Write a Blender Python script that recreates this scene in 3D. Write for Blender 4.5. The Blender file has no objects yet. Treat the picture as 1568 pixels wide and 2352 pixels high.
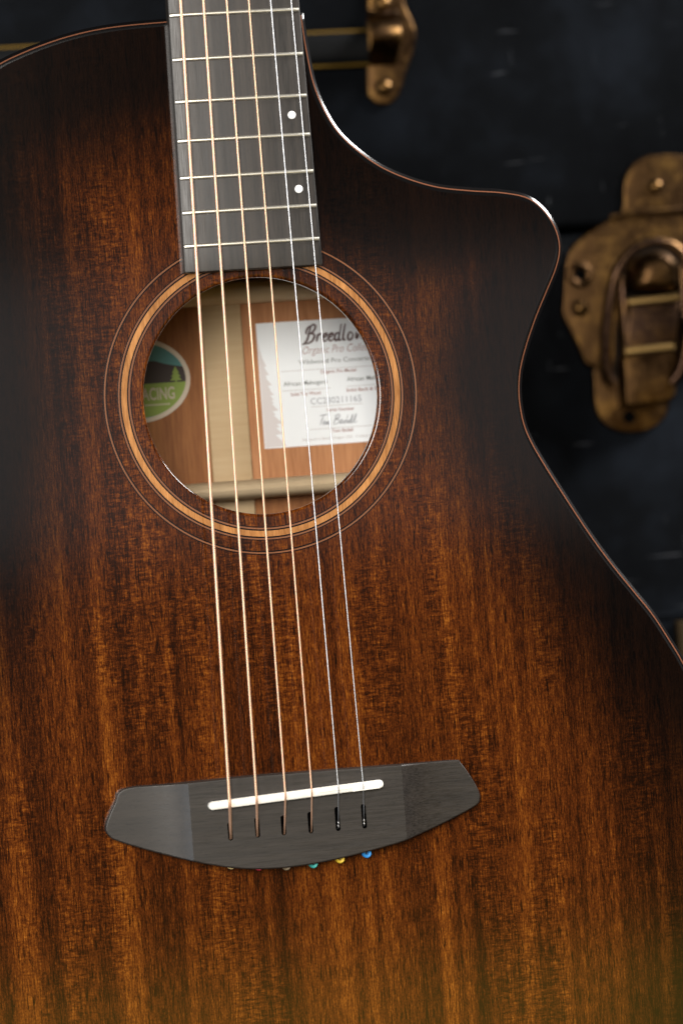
import bpy, bmesh, math, random
from mathutils import Vector, Matrix
from mathutils.geometry import delaunay_2d_cdt
import numpy as np

random.seed(7)
S = bpy.context.scene
COL = S.collection

# ------------------------------------------------------------------ camera
ZC = 0.30                      # height of the picture's centre above the floor
LENS, DIST = 120.0, 1.405
YAW, ROLL = math.radians(10.7), math.radians(4.26)
W2, H2 = 1568.0, 2352.0        # measuring grid laid over the photograph
fwd = Vector((math.sin(YAW), math.cos(YAW), 0))
r0 = Vector((math.cos(YAW), -math.sin(YAW), 0))
u0 = Vector((0, 0, 1))
right = math.cos(ROLL) * r0 - math.sin(ROLL) * u0
up = math.cos(ROLL) * u0 + math.sin(ROLL) * r0
CAM = Vector((0, 0, ZC)) - fwd * DIST
cd = bpy.data.cameras.new("camera")
cam = bpy.data.objects.new("camera", cd)
COL.objects.link(cam)
cam.matrix_world = Matrix(((right.x, up.x, -fwd.x, CAM.x), (right.y, up.y, -fwd.y, CAM.y),
                           (right.z, up.z, -fwd.z, CAM.z), (0, 0, 0, 1)))
cd.lens = LENS
cd.sensor_fit = 'VERTICAL'
cd.sensor_height = 36.0
cd.sensor_width = 24.0
cd.clip_start, cd.clip_end = 0.05, 50
cd.dof.use_dof = True
cd.dof.focus_distance = DIST - 0.002
cd.dof.aperture_fstop = 6.8
cd.dof.aperture_blades = 9
S.camera = cam

# ------------------------------------------------------------------ world and lamps
w = bpy.data.worlds.new("World")
S.world = w
w.use_nodes = True
w.node_tree.nodes["Background"].inputs[0].default_value = (0.62, 0.66, 0.72, 1)
w.node_tree.nodes["Background"].inputs[1].default_value = 0.02


def lamp(name, loc, target, sx, sy, energy, color):
    d = bpy.data.lights.new(name, 'AREA')
    d.shape = 'RECTANGLE'
    d.size, d.size_y, d.energy, d.color = sx, sy, energy, color
    o = bpy.data.objects.new(name, d)
    COL.objects.link(o)
    o.location = loc
    o.rotation_euler = (Vector(target) - Vector(loc)).to_track_quat('-Z', 'Y').to_euler()
    return o


lamp("key_lamp", (-0.54, -1.90, ZC + 0.38), (0, 0, ZC), 0.72, 0.72, 49, (1.0, 0.95, 0.88))
lamp("window_lamp", (1.36, 0.12, ZC + 1.06), (0.05, 0.05, ZC), 1.2, 0.52, 135, (1.0, 0.98, 0.96))
lamp("side_lamp", (-1.36, -1.00, ZC + 0.02), (0, 0, ZC), 0.42, 1.3, 17, (0.88, 0.94, 1.0))
lamp("back_room_lamp", (0.75, -2.75, ZC + 0.14), (0.75, 0, ZC + 0.14), 2.4, 0.34, 1.45, (1.0, 0.93, 0.92))
lamp("low_room_lamp", (0.85, -2.75, ZC - 0.84), (0.5, 0, ZC - 0.3), 2.0, 0.55, 4.2, (0.95, 0.66, 0.08))

S.view_settings.view_transform = 'Standard'
S.view_settings.look = 'None'
S.view_settings.gamma = 1.0
S.view_settings.exposure = 0.0
S.cycles.use_denoising = True
S.cycles.max_bounces = 8


# ------------------------------------------------------------------ helpers
def at(px, py, y=0.0):
    """the point of the plane at depth y that shows at (px, py) of the measuring grid"""
    d = (px - W2 / 2) / H2 * 36.0 * right - (py - H2 / 2) / H2 * 36.0 * up + LENS * fwd
    t = (y - CAM.y) / d.y
    return CAM + d * t


def at2(px, py, y=0.0):
    p = at(px, py, y)
    return Vector((p.x, p.z))


def catmull(pts, n=8, closed=False):
    P = [Vector(p) for p in pts]
    out = []
    N = len(P)
    rng = range(N) if closed else range(N - 1)
    for i in rng:
        if closed:
            a, b, c, d = P[(i - 1) % N], P[i], P[(i + 1) % N], P[(i + 2) % N]
        else:
            a, b, c, d = P[max(i - 1, 0)], P[i], P[i + 1], P[min(i + 2, N - 1)]
        for k in range(n):
            t = k / n
            out.append(0.5 * ((2 * b) + (c - a) * t + (2 * a - 5 * b + 4 * c - d) * t * t + (3 * b - a - 3 * c + d) * t ** 3))
    if not closed:
        out.append(P[-1])
    return out


def resample(pts, step, closed=True):
    P = list(pts) + ([pts[0]] if closed else [])
    out = [P[0]]
    acc = 0.0
    L = sum((P[i + 1] - P[i]).length for i in range(len(P) - 1))
    n = max(3, round(L / step))
    step = L / n
    for i in range(len(P) - 1):
        a, b = P[i], P[i + 1]
        l = (b - a).length
        while acc + l >= step - 1e-9 and l > 1e-12:
            f = (step - acc) / l
            a = a.lerp(b, min(1, f))
            out.append(a)
            l = (b - a).length
            acc = 0.0
        acc += l
    if closed and (out[-1] - out[0]).length < step * 0.5:
        out.pop()
    return out


def area2(p):
    return 0.5 * sum(p[i].x * p[(i + 1) % len(p)].y - p[(i + 1) % len(p)].x * p[i].y for i in range(len(p)))


def ccw(p):
    return p if area2(p) > 0 else p[::-1]


def offset(p, d):
    """grow (d > 0) or shrink a counter-clockwise loop"""
    n = len(p)
    out = []
    for i in range(n):
        e1 = (p[i] - p[i - 1]).normalized()
        e2 = (p[(i + 1) % n] - p[i]).normalized()
        n1, n2 = Vector((e1.y, -e1.x)), Vector((e2.y, -e2.x))
        m = (n1 + n2)
        if m.length < 1e-6:
            m = n1
        m.normalize()
        k = 1 / max(0.6, m.dot(n1))
        out.append(p[i] + m * d * k)
    return out


def circle(cx, cz, r, n=48):
    return [Vector((cx + r * math.cos(2 * math.pi * i / n), cz + r * math.sin(2 * math.pi * i / n))) for i in range(n)]


class Mesh:
    def __init__(s):
        s.v, s.f, s.m = [], [], []

    def vert(s, x, y, z):
        s.v.append((x, y, z))
        return len(s.v) - 1

    def loop(s, pts, y):
        return [s.vert(p.x, y(p.x, p.y) if callable(y) else y, p.y) for p in pts]

    def face(s, f, m=0):
        s.f.append(tuple(f))
        s.m.append(m)

    def strip(s, a, b, closed=True, m=0):
        n = len(a)
        for i in range(n if closed else n - 1):
            j = (i + 1) % n
            s.face((a[i], a[j], b[j], b[i]), m)

    def tube(s, path, rad, sides=10, m=0, caps=True):
        path = [Vector(p) for p in path]
        rings = []
        ref = Vector((0, -1, 0.01)).normalized()
        for i, p in enumerate(path):
            t = (path[min(i + 1, len(path) - 1)] - path[max(i - 1, 0)]).normalized()
            a = t.cross(ref)
            if a.length < 1e-4:
                a = t.cross(Vector((1, 0, 0)))
            a.normalize()
            b = t.cross(a).normalized()
            r = rad[i] if isinstance(rad, (list, tuple)) else rad
            rings.append([s.vert(*(p + (a * math.cos(2 * math.pi * k / sides) + b * math.sin(2 * math.pi * k / sides)) * r)) for k in range(sides)])
        for i in range(len(rings) - 1):
            s.strip(rings[i], rings[i + 1], True, m)
        if caps:
            s.face(rings[0], m)
            s.face(rings[-1][::-1], m)

    def slab(s, outline, yb, yf, bevel=0.0, segs=3, m=0):
        """outline thickened from depth yb (back) to yf (front, nearer the camera), front edge rounded"""
        o = ccw(outline)
        a = s.loop(o, yb)
        back = a
        if bevel > 0:
            for k in range(segs + 1):
                t = k / segs * math.pi / 2
                q = offset(o, -bevel * (1 - math.cos(t)))
                b = s.loop(q, yf + bevel * (1 - math.sin(t)))
                s.strip(a, b, True, m)
                a = b
        else:
            b = s.loop(o, yf)
            s.strip(a, b, True, m)
            a = b
        s.face(a, m)
        s.face(back[::-1], m)

    def dome(s, c, r, h, n=14, rings=4, m=0):
        """dome on the plane at c, bulging toward the camera"""
        prev = None
        for k in range(rings):
            t = k / rings * math.pi / 2
            ring = [s.vert(c[0] + r * math.cos(t) * math.cos(2 * math.pi * i / n), c[1] - h * math.sin(t), c[2] + r * math.cos(t) * math.sin(2 * math.pi * i / n)) for i in range(n)]
            if prev:
                s.strip(prev, ring, True, m)
            prev = ring
        tip = s.vert(c[0], c[1] - h, c[2])
        for i in range(n):
            s.face((prev[i], prev[(i + 1) % n], tip), m)

    def box(s, x0, x1, y0, y1, z0, z1, m=0):
        c = [s.vert(x, y, z) for x in (x0, x1) for y in (y0, y1) for z in (z0, z1)]
        for f in ((0, 1, 3, 2), (4, 6, 7, 5), (0, 4, 5, 1), (2, 3, 7, 6), (0, 2, 6, 4), (1, 5, 7, 3)):
            s.face([c[i] for i in f], m)

    def build(s, name, mats, parent=None, smooth=True, sharp=35, bevel=0.0, bsegs=2, kind=None):
        me = bpy.data.meshes.new(name)
        base = parent
        while base is not None and base.parent is not None:
            base = base.parent
        O = Vector(base.location) if base is not None else Vector((0, 0, 0))
        me.from_pydata([(x - O.x, y - O.y, z - O.z) for x, y, z in s.v], [], s.f)
        me.polygons.foreach_set("material_index", s.m)
        bm = bmesh.new()
        bm.from_mesh(me)
        if bevel > 0:
            ed = [e for e in bm.edges if len(e.link_faces) == 2 and e.calc_face_angle(0) > 0.6]
            bmesh.ops.bevel(bm, geom=ed, offset=bevel, segments=bsegs, affect='EDGES', profile=0.5)
        bmesh.ops.recalc_face_normals(bm, faces=bm.faces)
        bm.to_mesh(me)
        bm.free()
        for mt in (mats if isinstance(mats, (list, tuple)) else [mats]):
            me.materials.append(mt)
        if smooth:
            me.polygons.foreach_set("use_smooth", [True] * len(me.polygons))
            me.set_sharp_from_angle(angle=math.radians(sharp))
        o = bpy.data.objects.new(name, me)
        COL.objects.link(o)
        if parent is not None:
            o.parent = parent
        if kind:
            o["kind"] = kind
        return o


def thing(name, label, cat, loc):
    o = bpy.data.objects.new(name, None)
    o.empty_display_size = 0.05
    COL.objects.link(o)
    o.location = loc
    o["label"], o["category"] = label, cat
    return o


def inside_mask(pts, poly):
    x, y = pts[:, 0], pts[:, 1]
    c = np.zeros(len(pts), bool)
    P = np.array([(p.x, p.y) for p in poly])
    Q = np.roll(P, -1, axis=0)
    for (x1, y1), (x2, y2) in zip(P, Q):
        cond = (y1 > y) != (y2 > y)
        with np.errstate(divide='ignore', invalid='ignore'):
            xi = (x2 - x1) * (y - y1) / (y2 - y1 + 1e-15) + x1
        c ^= cond & (x < xi)
    return c


def poly_dist(pts, poly):
    P = np.array([(p.x, p.y) for p in poly])
    Q = np.roll(P, -1, axis=0)
    best = np.full(len(pts), 1e9)
    for a, b in zip(P, Q):
        d = b - a
        L = (d @ d) + 1e-18
        t = np.clip(((pts - a) @ d) / L, 0, 1)
        best = np.minimum(best, np.hypot(*(pts - (a + t[:, None] * d)).T))
    return best


def cdt(outline, holes, step, extra=()):
    """triangulate a loop with holes and a grid of inner points; returns points, triangles"""
    outline = ccw(outline)
    lo = np.array([min(p.x for p in outline), min(p.y for p in outline)])
    hi = np.array([max(p.x for p in outline), max(p.y for p in outline)])
    gx, gy = np.meshgrid(np.arange(lo[0] + step / 2, hi[0], step), np.arange(lo[1] + step / 2, hi[1], step))
    g = np.stack([gx.ravel(), gy.ravel()], 1)
    k = inside_mask(g, outline) & (poly_dist(g, outline) > step * 0.45)
    for h in holes:
        k &= ~inside_mask(g, h) & (poly_dist(g, h) > step * 0.45)
    g = g[k]
    pts, edges = [], []
    for lp in [outline] + list(holes):
        b = len(pts)
        pts += [Vector((p.x, p.y)) for p in lp]
        edges += [(b + i, b + (i + 1) % len(lp)) for i in range(len(lp))]
    for ln in extra:
        b = len(pts)
        pts += [Vector((p.x, p.y)) for p in ln]
        edges += [(b + i, b + i + 1) for i in range(len(ln) - 1)]
    pts += [Vector((float(a), float(b))) for a, b in g]
    V, E, F, _, _, _ = delaunay_2d_cdt(pts, edges, [], 0, 1e-7)
    V = np.array([(v.x, v.y) for v in V])
    c = np.array([V[list(f)].mean(0) for f in F])
    ok = inside_mask(c, outline)
    for h in holes:
        ok &= ~inside_mask(c, h)
    F = [f for f, o in zip(F, ok) if o]
    return V, F


# ------------------------------------------------------------------ materials
class NT:
    def __init__(s, name):
        s.mat = bpy.data.materials.new(name)
        s.mat.use_nodes = True
        s.t = s.mat.node_tree
        s.b = s.t.nodes["Principled BSDF"]
        s.co = None

    def n(s, kind, **kw):
        x = s.t.nodes.new(kind)
        for k, v in kw.items():
            setattr(x, k, v)
        return x

    def put(s, sock, v):
        if isinstance(v, bpy.types.NodeSocket):
            s.t.links.new(v, sock)
        elif isinstance(v, (tuple, list)) and len(v) == 3 and sock.type == 'RGBA':
            sock.default_value = (*v, 1)
        else:
            sock.default_value = v

    def P(s, **kw):
        for k, v in kw.items():
            s.put(s.b.inputs[k.replace('_', ' ')], v)
        return s

    def coord(s, scale=(1000, 1000, 1000), off=(0, 0, 0)):
        if s.co is None:
            s.co = s.n('ShaderNodeTexCoord').outputs['Object']
        m = s.n('ShaderNodeMapping')
        s.t.links.new(s.co, m.inputs['Vector'])
        m.inputs['Scale'].default_value = scale
        m.inputs['Location'].default_value = off
        return m.outputs[0]

    def noise(s, scale, detail=2.0, rough=0.5, off=(0, 0, 0), dist=0.0):
        """scale: features per mm along x, y, z"""
        x = s.n('ShaderNodeTexNoise')
        s.t.links.new(s.coord(tuple(1000 * c for c in scale), off), x.inputs['Vector'])
        x.inputs['Scale'].default_value = 1.0
        x.inputs['Detail'].default_value = detail
        x.inputs['Roughness'].default_value = rough
        x.inputs['Distortion'].default_value = dist
        return x.outputs['Fac']

    def math(s, op, a, b=0.0, c=0.0, clamp=False):
        x = s.n('ShaderNodeMath', operation=op, use_clamp=clamp)
        for i, v in enumerate((a, b, c)):
            s.put(x.inputs[i], v)
        return x.outputs[0]

    def remap(s, v, a, b, c=0.0, d=1.0, smooth=True):
        x = s.n('ShaderNodeMapRange', interpolation_type='SMOOTHSTEP' if smooth else 'LINEAR')
        s.put(x.inputs[0], v)
        for i, q in enumerate((a, b, c, d)):
            s.put(x.inputs[i + 1], q)
        return x.outputs[0]

    def ramp(s, v, stops):
        x = s.n('ShaderNodeValToRGB')
        s.put(x.inputs[0], v)
        e = x.color_ramp.elements
        while len(e) < len(stops):
            e.new(0.5)
        for i, (p, c) in enumerate(stops):
            e[i].position = p
            e[i].color = (*c, 1)
        return x.outputs[0]

    def mix(s, f, a, b, mode='MIX'):
        x = s.n('ShaderNodeMix', data_type='RGBA', blend_type=mode)
        s.put(x.inputs[0], f)
        s.put(x.inputs[6], a)
        s.put(x.inputs[7], b)
        return x.outputs[2]

    def bump(s, h, strength=0.3, dist=0.0005):
        x = s.n('ShaderNodeBump')
        s.put(x.inputs['Height'], h)
        x.inputs['Strength'].default_value = strength
        x.inputs['Distance'].default_value = dist
        s.t.links.new(x.outputs[0], s.b.inputs['Normal'])
        return s


def plain(name, col, rough=0.5, metal=0.0, coat=0.0, spec=0.5):
    t = NT(name)
    t.P(Base_Color=col, Roughness=rough, Metallic=metal, Coat_Weight=coat, Specular_IOR_Level=spec)
    return t.mat


def wood_value(t):
    """0..1 figure of ribboned mahogany whose grain runs along z"""
    rib = t.noise((0.085, 0.05, 0.0026), 3, 0.6, (0, 0, 0), 0.25)
    rib2 = t.noise((0.33, 0.05, 0.010), 2, 0.5, (7, 0, 3))
    pore = t.noise((2.1, 0.4, 0.15), 3, 0.65, (3, 0, 1))
    speck = t.noise((1.9, 0.4, 0.9), 2, 0.65, (1, 0, 9))
    mott = t.noise((0.26, 0.05, 1.15), 3, 0.65, (5, 0, 5), 0.5)
    mmask = t.remap(t.noise((0.05, 0.05, 0.013), 2, 0.5, (2, 0, 8)), 0.44, 0.62)
    v = t.math('MULTIPLY_ADD', t.math('SUBTRACT', rib, 0.5), 0.95, 0.435)
    v = t.math('MULTIPLY_ADD', t.math('SUBTRACT', rib2, 0.5), 0.50, v)
    v = t.math('MULTIPLY_ADD', t.math('SUBTRACT', pore, 0.5), 1.5, v)
    v = t.math('MULTIPLY_ADD', t.math('SUBTRACT', speck, 0.5), 0.85, v)
    v = t.math('MULTIPLY_ADD', t.math('MULTIPLY', t.math('SUBTRACT', mott, 0.5), mmask), 1.15, v)
    dash = t.remap(t.noise((1.3, 0.4, 0.10), 2, 0.5, (11, 0, 4)), 0.58, 0.68)
    v = t.math('MULTIPLY_ADD', dash, -0.40, v, True)
    return v


def m_top():
    t = NT("sunburst mahogany")
    v = wood_value(t)
    c = t.ramp(v, [(0.0, (0.010, 0.0035, 0.0015)), (0.28, (0.029, 0.0071, 0.0018)), (0.55, (0.089, 0.0206, 0.0034)),
                   (0.80, (0.196, 0.056, 0.0064)), (1.0, (0.31, 0.105, 0.014))])
    a = t.n('ShaderNodeAttribute', attribute_name="edge_distance").outputs['Fac']
    wob = t.noise((0.02, 0.02, 0.012), 2, 0.5)
    a = t.math('MULTIPLY_ADD', t.math('SUBTRACT', wob, 0.5), 22.0, a)
    f = t.remap(a, 4.0, 68.0)
    f = t.math('POWER', f, 1.35)
    black = t.mix(t.math('MULTIPLY', v, 0.75), (0.0014, 0.0011, 0.0010), (0.011, 0.0042, 0.0020))
    col = t.mix(f, black, c)
    dust = t.n('ShaderNodeTexVoronoi')
    t.t.links.new(t.coord((60, 60, 60)), dust.inputs['Vector'])
    dm = t.remap(dust.outputs['Distance'], 0.0, 0.014, 0.5, 0.0, False)
    col = t.mix(dm, col, (0.4, 0.38, 0.36))
    t.P(Base_Color=col, Roughness=0.42, Specular_IOR_Level=0.0, Coat_Weight=1.0, Coat_Roughness=0.105, Coat_IOR=1.45)
    t.bump(t.noise((0.02, 0.02, 0.006), 2, 0.5), 0.08, 0.001)
    return t.mat


def m_plainwood(name, dark, light, sx=1.2, sz=0.10, rough=0.6, coat=0.0, axis='z', amp=1.0):
    t = NT(name)
    k = (lambda a, b: (a, a, b)) if axis == 'z' else (lambda a, b: (b, a, a))
    a = t.noise(k(sx, sz), 4, 0.6)
    b = t.noise(k(sx * 0.18, sz * 0.3), 2, 0.5, (4, 4, 4))
    v = t.math('MULTIPLY_ADD', t.math('SUBTRACT', a, 0.5), 1.5 * amp, 0.5)
    v = t.math('MULTIPLY_ADD', t.math('SUBTRACT', b, 0.5), 1.1 * amp, v, True)
    t.P(Base_Color=t.mix(v, dark, light), Roughness=rough, Coat_Weight=coat, Coat_Roughness=0.15, Specular_IOR_Level=0.2)
    return t.mat


def m_ebony(name, axis, coat=0.0):
    t = NT(name)
    k = (lambda a, b: (a, a, b)) if axis == 'z' else (lambda a, b: (b, a, a))
    a = t.noise(k(0.36, 0.005), 3, 0.6)
    b = t.noise(k(2.4, 0.10), 3, 0.6, (3, 3, 3))
    v = t.math('MULTIPLY_ADD', t.math('SUBTRACT', a, 0.5), 2.4 if axis == 'z' else 1.0, 0.52)
    v = t.math('MULTIPLY_ADD', t.math('SUBTRACT', b, 0.5), 1.1, v)
    pores = t.remap(t.noise(k(2.0, 0.35), 2, 0.5, (8, 2, 6)), 0.60, 0.70)
    v = t.math('MULTIPLY_ADD', pores, -0.35, v, True)
    t.P(Base_Color=t.mix(v, (0.0055, 0.0043, 0.0035), (0.031, 0.0240, 0.0185)), Roughness=t.remap(b, 0.3, 0.7, 0.40, 0.52), Specular_IOR_Level=0.42)
    t.bump(b, 0.06, 0.0003)
    return t.mat


def m_brass(name, dark=False):
    t = NT(name)
    a = t.noise((0.06, 0.06, 0.06), 4, 0.65)
    b = t.noise((0.5, 0.5, 0.5), 3, 0.6, (2, 1, 5))
    v = t.math('MULTIPLY_ADD', t.math('SUBTRACT', a, 0.5), 1.8, 0.5)
    v = t.math('MULTIPLY_ADD', t.math('SUBTRACT', b, 0.5), 0.7, v, True)
    if dark:
        c = t.ramp(v, [(0, (0.02, 0.011, 0.009)), (0.5, (0.050, 0.028, 0.018)), (1, (0.13, 0.07, 0.024))])
    else:
        c = t.ramp(v, [(0, (0.018, 0.009, 0.0045)), (0.5, (0.062, 0.033, 0.0135)), (1, (0.18, 0.098, 0.028))])
    t.P(Base_Color=c, Metallic=1.0, Roughness=t.remap(b, 0.3, 0.7, 0.30, 0.46))
    t.bump(a, 0.12, 0.002)
    return t.mat


def m_trunk():
    t = NT("worn black trunk paint")
    a = t.noise((0.012, 0.012, 0.012), 4, 0.6)
    g = t.noise((1.3, 1.3, 1.3), 3, 0.6)
    base = t.ramp(a, [(0.30, (0.0018, 0.0019, 0.0022)), (0.52, (0.0036, 0.0041, 0.0050)), (0.72, (0.0078, 0.0096, 0.0130))])
    s1 = t.remap(t.noise((0.022, 0.1, 0.24), 2, 0.5, (3, 0, 2), 0.5), 0.705, 0.76)
    s2 = t.remap(t.noise((0.30, 0.1, 0.03), 2, 0.5, (9, 0, 4), 0.5), 0.715, 0.77)
    s3 = t.remap(t.noise((0.12, 0.1, 0.12), 2, 0.5, (1, 0, 7)), 0.76, 0.80)
    sc = t.math('MAXIMUM', t.math('MAXIMUM', s1, s2), s3)
    col = t.mix(t.math('MULTIPLY', sc, 0.55), base, (0.085, 0.09, 0.10))
    t.P(Base_Color=col, Roughness=0.5, Specular_IOR_Level=0.012)
    t.bump(g, 0.25, 0.0006)
    return t.mat


def m_string(name, col, rough, wound):
    t = NT(name)
    t.P(Base_Color=col, Metallic=0.72 if wound else 0.9, Roughness=rough)
    if wound:
        x = t.n('ShaderNodeTexWave', wave_type='BANDS', bands_direction='Z')
        t.t.links.new(t.coord((1000, 1000, 1000)), x.inputs['Vector'])
        x.inputs['Scale'].default_value = wound
        t.bump(x.outputs['Fac'], 0.12, 0.0001)
    return t.mat


M_TOP = m_top()
M_BLACK = plain("black lacquer", (0.004, 0.0035, 0.0035), 0.3, 0, 1.0, 0.0)
M_SIDE = plain("dark stained side", (0.012, 0.0065, 0.0045), 0.3, 0, 1.0)
M_PURF = plain("pale wood purfling", (0.155, 0.060, 0.032), 0.35, 0, 1.0, 0.0)
M_INNER = m_plainwood("raw mahogany inside", (0.10, 0.040, 0.017), (0.33, 0.155, 0.075), 0.9, 0.06)
M_BACKL = m_plainwood("back mahogany", (0.17, 0.058, 0.018), (0.38, 0.160, 0.055), 0.8, 0.06)
M_SPRUCE = m_plainwood("pale spruce", (0.52, 0.385, 0.23), (0.66, 0.52, 0.34), 0.9, 0.03, 0.65, 0, 'x', 0.8)
M_STRIP = m_plainwood("pale spruce strip", (0.45, 0.315, 0.17), (0.56, 0.42, 0.255), 0.5, 0.03, 0.65, 0, 'x', 0.7)
M_ROSE = m_plainwood("tan rosette wood", (0.20, 0.075, 0.018), (0.56, 0.255, 0.085), 1.4, 0.16, 0.35, 0.8)
M_ROSE.node_tree.nodes['Principled BSDF'].inputs['Specular IOR Level'].default_value = 0.0
M_ROSE_DARK = plain("dark rosette line", (0.006, 0.0025, 0.0015), 0.3, 0, 1.0, 0.0)
M_ROSE_LIGHT = plain("brown rosette line", (0.20, 0.080, 0.036), 0.3, 0, 1.0, 0.0)
for q, cr in ((M_PURF, 0.17), (M_BLACK, 0.17), (M_ROSE_DARK, 0.085), (M_ROSE_LIGHT, 0.085)):
    q.node_tree.nodes["Principled BSDF"].inputs["Coat Roughness"].default_value = cr
M_FB = m_ebony("fretboard ebony", 'z')
M_FB.node_tree.nodes["Principled BSDF"].inputs["Specular IOR Level"].default_value = 0.52
M_BRIDGE = m_ebony("bridge ebony", 'x')
M_FRET = plain("nickel fret wire", (0.64, 0.61, 0.53), 0.40, 0.95)
M_BONE = plain("white bone", (0.84, 0.80, 0.72), 0.35, 0, 0.3)
M_DOT = plain("white dot inlay", (0.80, 0.80, 0.78), 0.4)
M_HOLE = plain("black slot", (0.003, 0.003, 0.003), 0.7, 0, 0, 0.0)
M_NECK = plain("neck wood", (0.03, 0.012, 0.006), 0.35, 0, 0.6)
M_WOUND = [m_string("bronze wound string", (0.80, 0.475, 0.31), 0.42, q) for q in (0.36, 0.45, 0.60, 0.8)]
M_STEEL = m_string("plain steel string", (0.60, 0.60, 0.61), 0.36, 0)
M_PAPER = plain("paper label", (0.86, 0.895, 0.92), 0.7, 0, 0, 0.2)
M_BRASS = m_brass("aged brass")
M_BRASS_D = m_brass("tarnished brass", True)
M_BRASS_HI = plain("highlight brass", (0.42, 0.27, 0.10), 0.34, 1.0)  # lighter brass: the lever bars' highlight is put into the colour
M_TRUNK = m_trunk()
M_STRAP = plain("black leather strap", (0.004, 0.0043, 0.0046), 0.5, 0, 0, 0.07)
M_STITCH = plain("ochre edge line", (0.11, 0.062, 0.006), 0.6, 0, 0, 0.1)

# ------------------------------------------------------------------ guitar: outline
GB = at(750, 2775)
guitar = thing("acoustic_guitar", "dark sunburst acoustic guitar with a cutaway and a paper label inside its soundhole", "guitar", (GB.x, 0.05, GB.z))

rt = [(691, 36), (697, 75), (703, 112), (720, 191), (748, 259), (787, 315), (855, 371), (922, 405), (1001, 429), (1080, 438), (1147, 442),
      (1204, 452), (1238, 473), (1265, 506), (1281, 543), (1284, 580), (1274, 621), (1253, 672), (1229, 731), (1206, 800), (1193, 858),
      (1192, 916), (1202, 972), (1220, 1016), (1250, 1068), (1294, 1137), (1352, 1225), (1404, 1296), (1451, 1354), (1498, 1412), (1539, 1475),
      (1568, 1524), (1632, 1650), (1697, 1800), (1738, 1960), (1748, 2110), (1722, 2270), (1655, 2430), (1540, 2570), (1370, 2680), (1150, 2750), (950, 2776)]
lt = [(386, 50), (295, 58), (230, 67), (171, 80), (113, 98), (54, 121), (0, 147), (-60, 187), (-118, 250), (-156, 340), (-166, 440), (-152, 560), (-115, 700),
      (-64, 850), (-23, 950), (-12, 1022)]
R = [at2(*p) for p in rt]
L = [at2(*p) for p in lt]
axis = at2(680, 1825).x
low = [p for p, q in zip(R, rt) if q[1] >= 1068]      # the lower bout is mirrored about the centre line
lowL = [Vector((2 * axis - p.x, p.y)) for p in low]
dx = L[-1].x - (2 * axis - at2(1192, 890).x)
for i, p in enumerate(lowL):
    p.x += dx * max(0, 1 - i / 6)
pts = R + [Vector((axis, at2(750, 2778).y))] + lowL[::-1] + L[::-1]
top_edge = catmull(pts, 8, False)
loop = ccw(resample(top_edge, 0.0022))
PURF_C = loop                                   # centre line of the purfling
OUT = offset(loop, 0.0017)
IN0 = offset(loop, -0.0017)
HC = at2(601, 908.5)
HR = 0.0486

# soundboard, with the distance from the edge stored for the sunburst finish
V, F = cdt(IN0, [circle(HC.x, HC.y, HR + 0.0012, 96)], 0.0045)
sb = Mesh()
front = [sb.vert(x, 0, z) for x, z in V]
for f in F:
    sb.face([front[i] for i in f])
under = [sb.vert(x, 0.003, z) for x, z in V]
for f in F:
    sb.face([under[i] for i in f[::-1]], 1)
rings = [(0.0012, 0.0), (0.0009, 0.00003), (0.0006, 0.00016), (0.00035, 0.00035), (0.00016, 0.0006), (0.00004, 0.0009), (0.0, 0.0012), (0.0, 0.0029)]
pr = None
for dr, y in rings:
    q = sb.loop(circle(HC.x, HC.y, HR + dr, 96), y)
    if pr:
        sb.strip(pr, q)
    pr = q
soundboard = sb.build("soundboard", [M_TOP, M_INNER], guitar)
me = soundboard.data
co = np.empty(len(me.vertices) * 3)
me.vertices.foreach_get("co", co)
co = co.reshape(-1, 3)
wx, wz = co[:, 0] + GB.x, co[:, 2] + GB.z
dist = poly_dist(np.stack([wx, wz], 1), OUT) * 1000
dist = dist - 20.0 * np.clip((wz - HC.y + 0.02) / 0.10, 0, 1)      # the stain reaches further in on the upper bout
at_ = me.attributes.new("edge_distance", 'FLOAT', 'POINT')
at_.data.foreach_set("value", dist.astype(np.float32))

ERX, ERY = 0.0034, 0.0024                       # the rounded edge of the top


def edge_y(inset):
    t = max(0.0, min(1.0, (ERX - inset) / ERX))
    return ERY * (1 - math.sqrt(max(0.0, 1 - t * t)))


pf = Mesh()
a = None
for g in (-0.00025, -0.00008, 0.00008, 0.00025):
    b = pf.loop(offset(loop, g), edge_y(0.0017 - g) - 0.00003)
    if a:
        pf.strip(a, b)
    a = b
pf.build("purfling", M_PURF, guitar, sharp=80)

bd = Mesh()
for ins in ((0.0034, 0.0029, 0.0024, 0.00195), (0.00145, 0.0010, 0.0007, 0.0004, 0.0002, 0.00008, 0.0)):
    a = None
    for g in ins:
        b = bd.loop(offset(loop, 0.0017 - g), edge_y(g))
        if a:
            bd.strip(a, b)
        a = b
b = bd.loop(OUT, 0.0058)
bd.strip(a, b)
bd.build("binding", M_BLACK, guitar, sharp=80)

sd = Mesh()
o1 = offset(loop, 0.0016)
sd.strip(sd.loop(o1, 0.0056), sd.loop(o1, 0.0985))
o2 = offset(loop, -0.0012)
sd.strip(sd.loop(o2, 0.0030), sd.loop(o2, 0.0950), True, 1)
sd.build("side", [M_SIDE, M_INNER], guitar)

V2, F2 = cdt(OUT, [], 0.02)
bk = Mesh()
fi = [bk.vert(x, 0.0950, z) for x, z in V2]
fo = [bk.vert(x, 0.0985, z) for x, z in V2]
for f in F2:
    bk.face([fi[i] for i in f])
    bk.face([fo[i] for i in f[::-1]], 1)
back = bk.build("back", [M_BACKL, M_SIDE], guitar)

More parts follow.
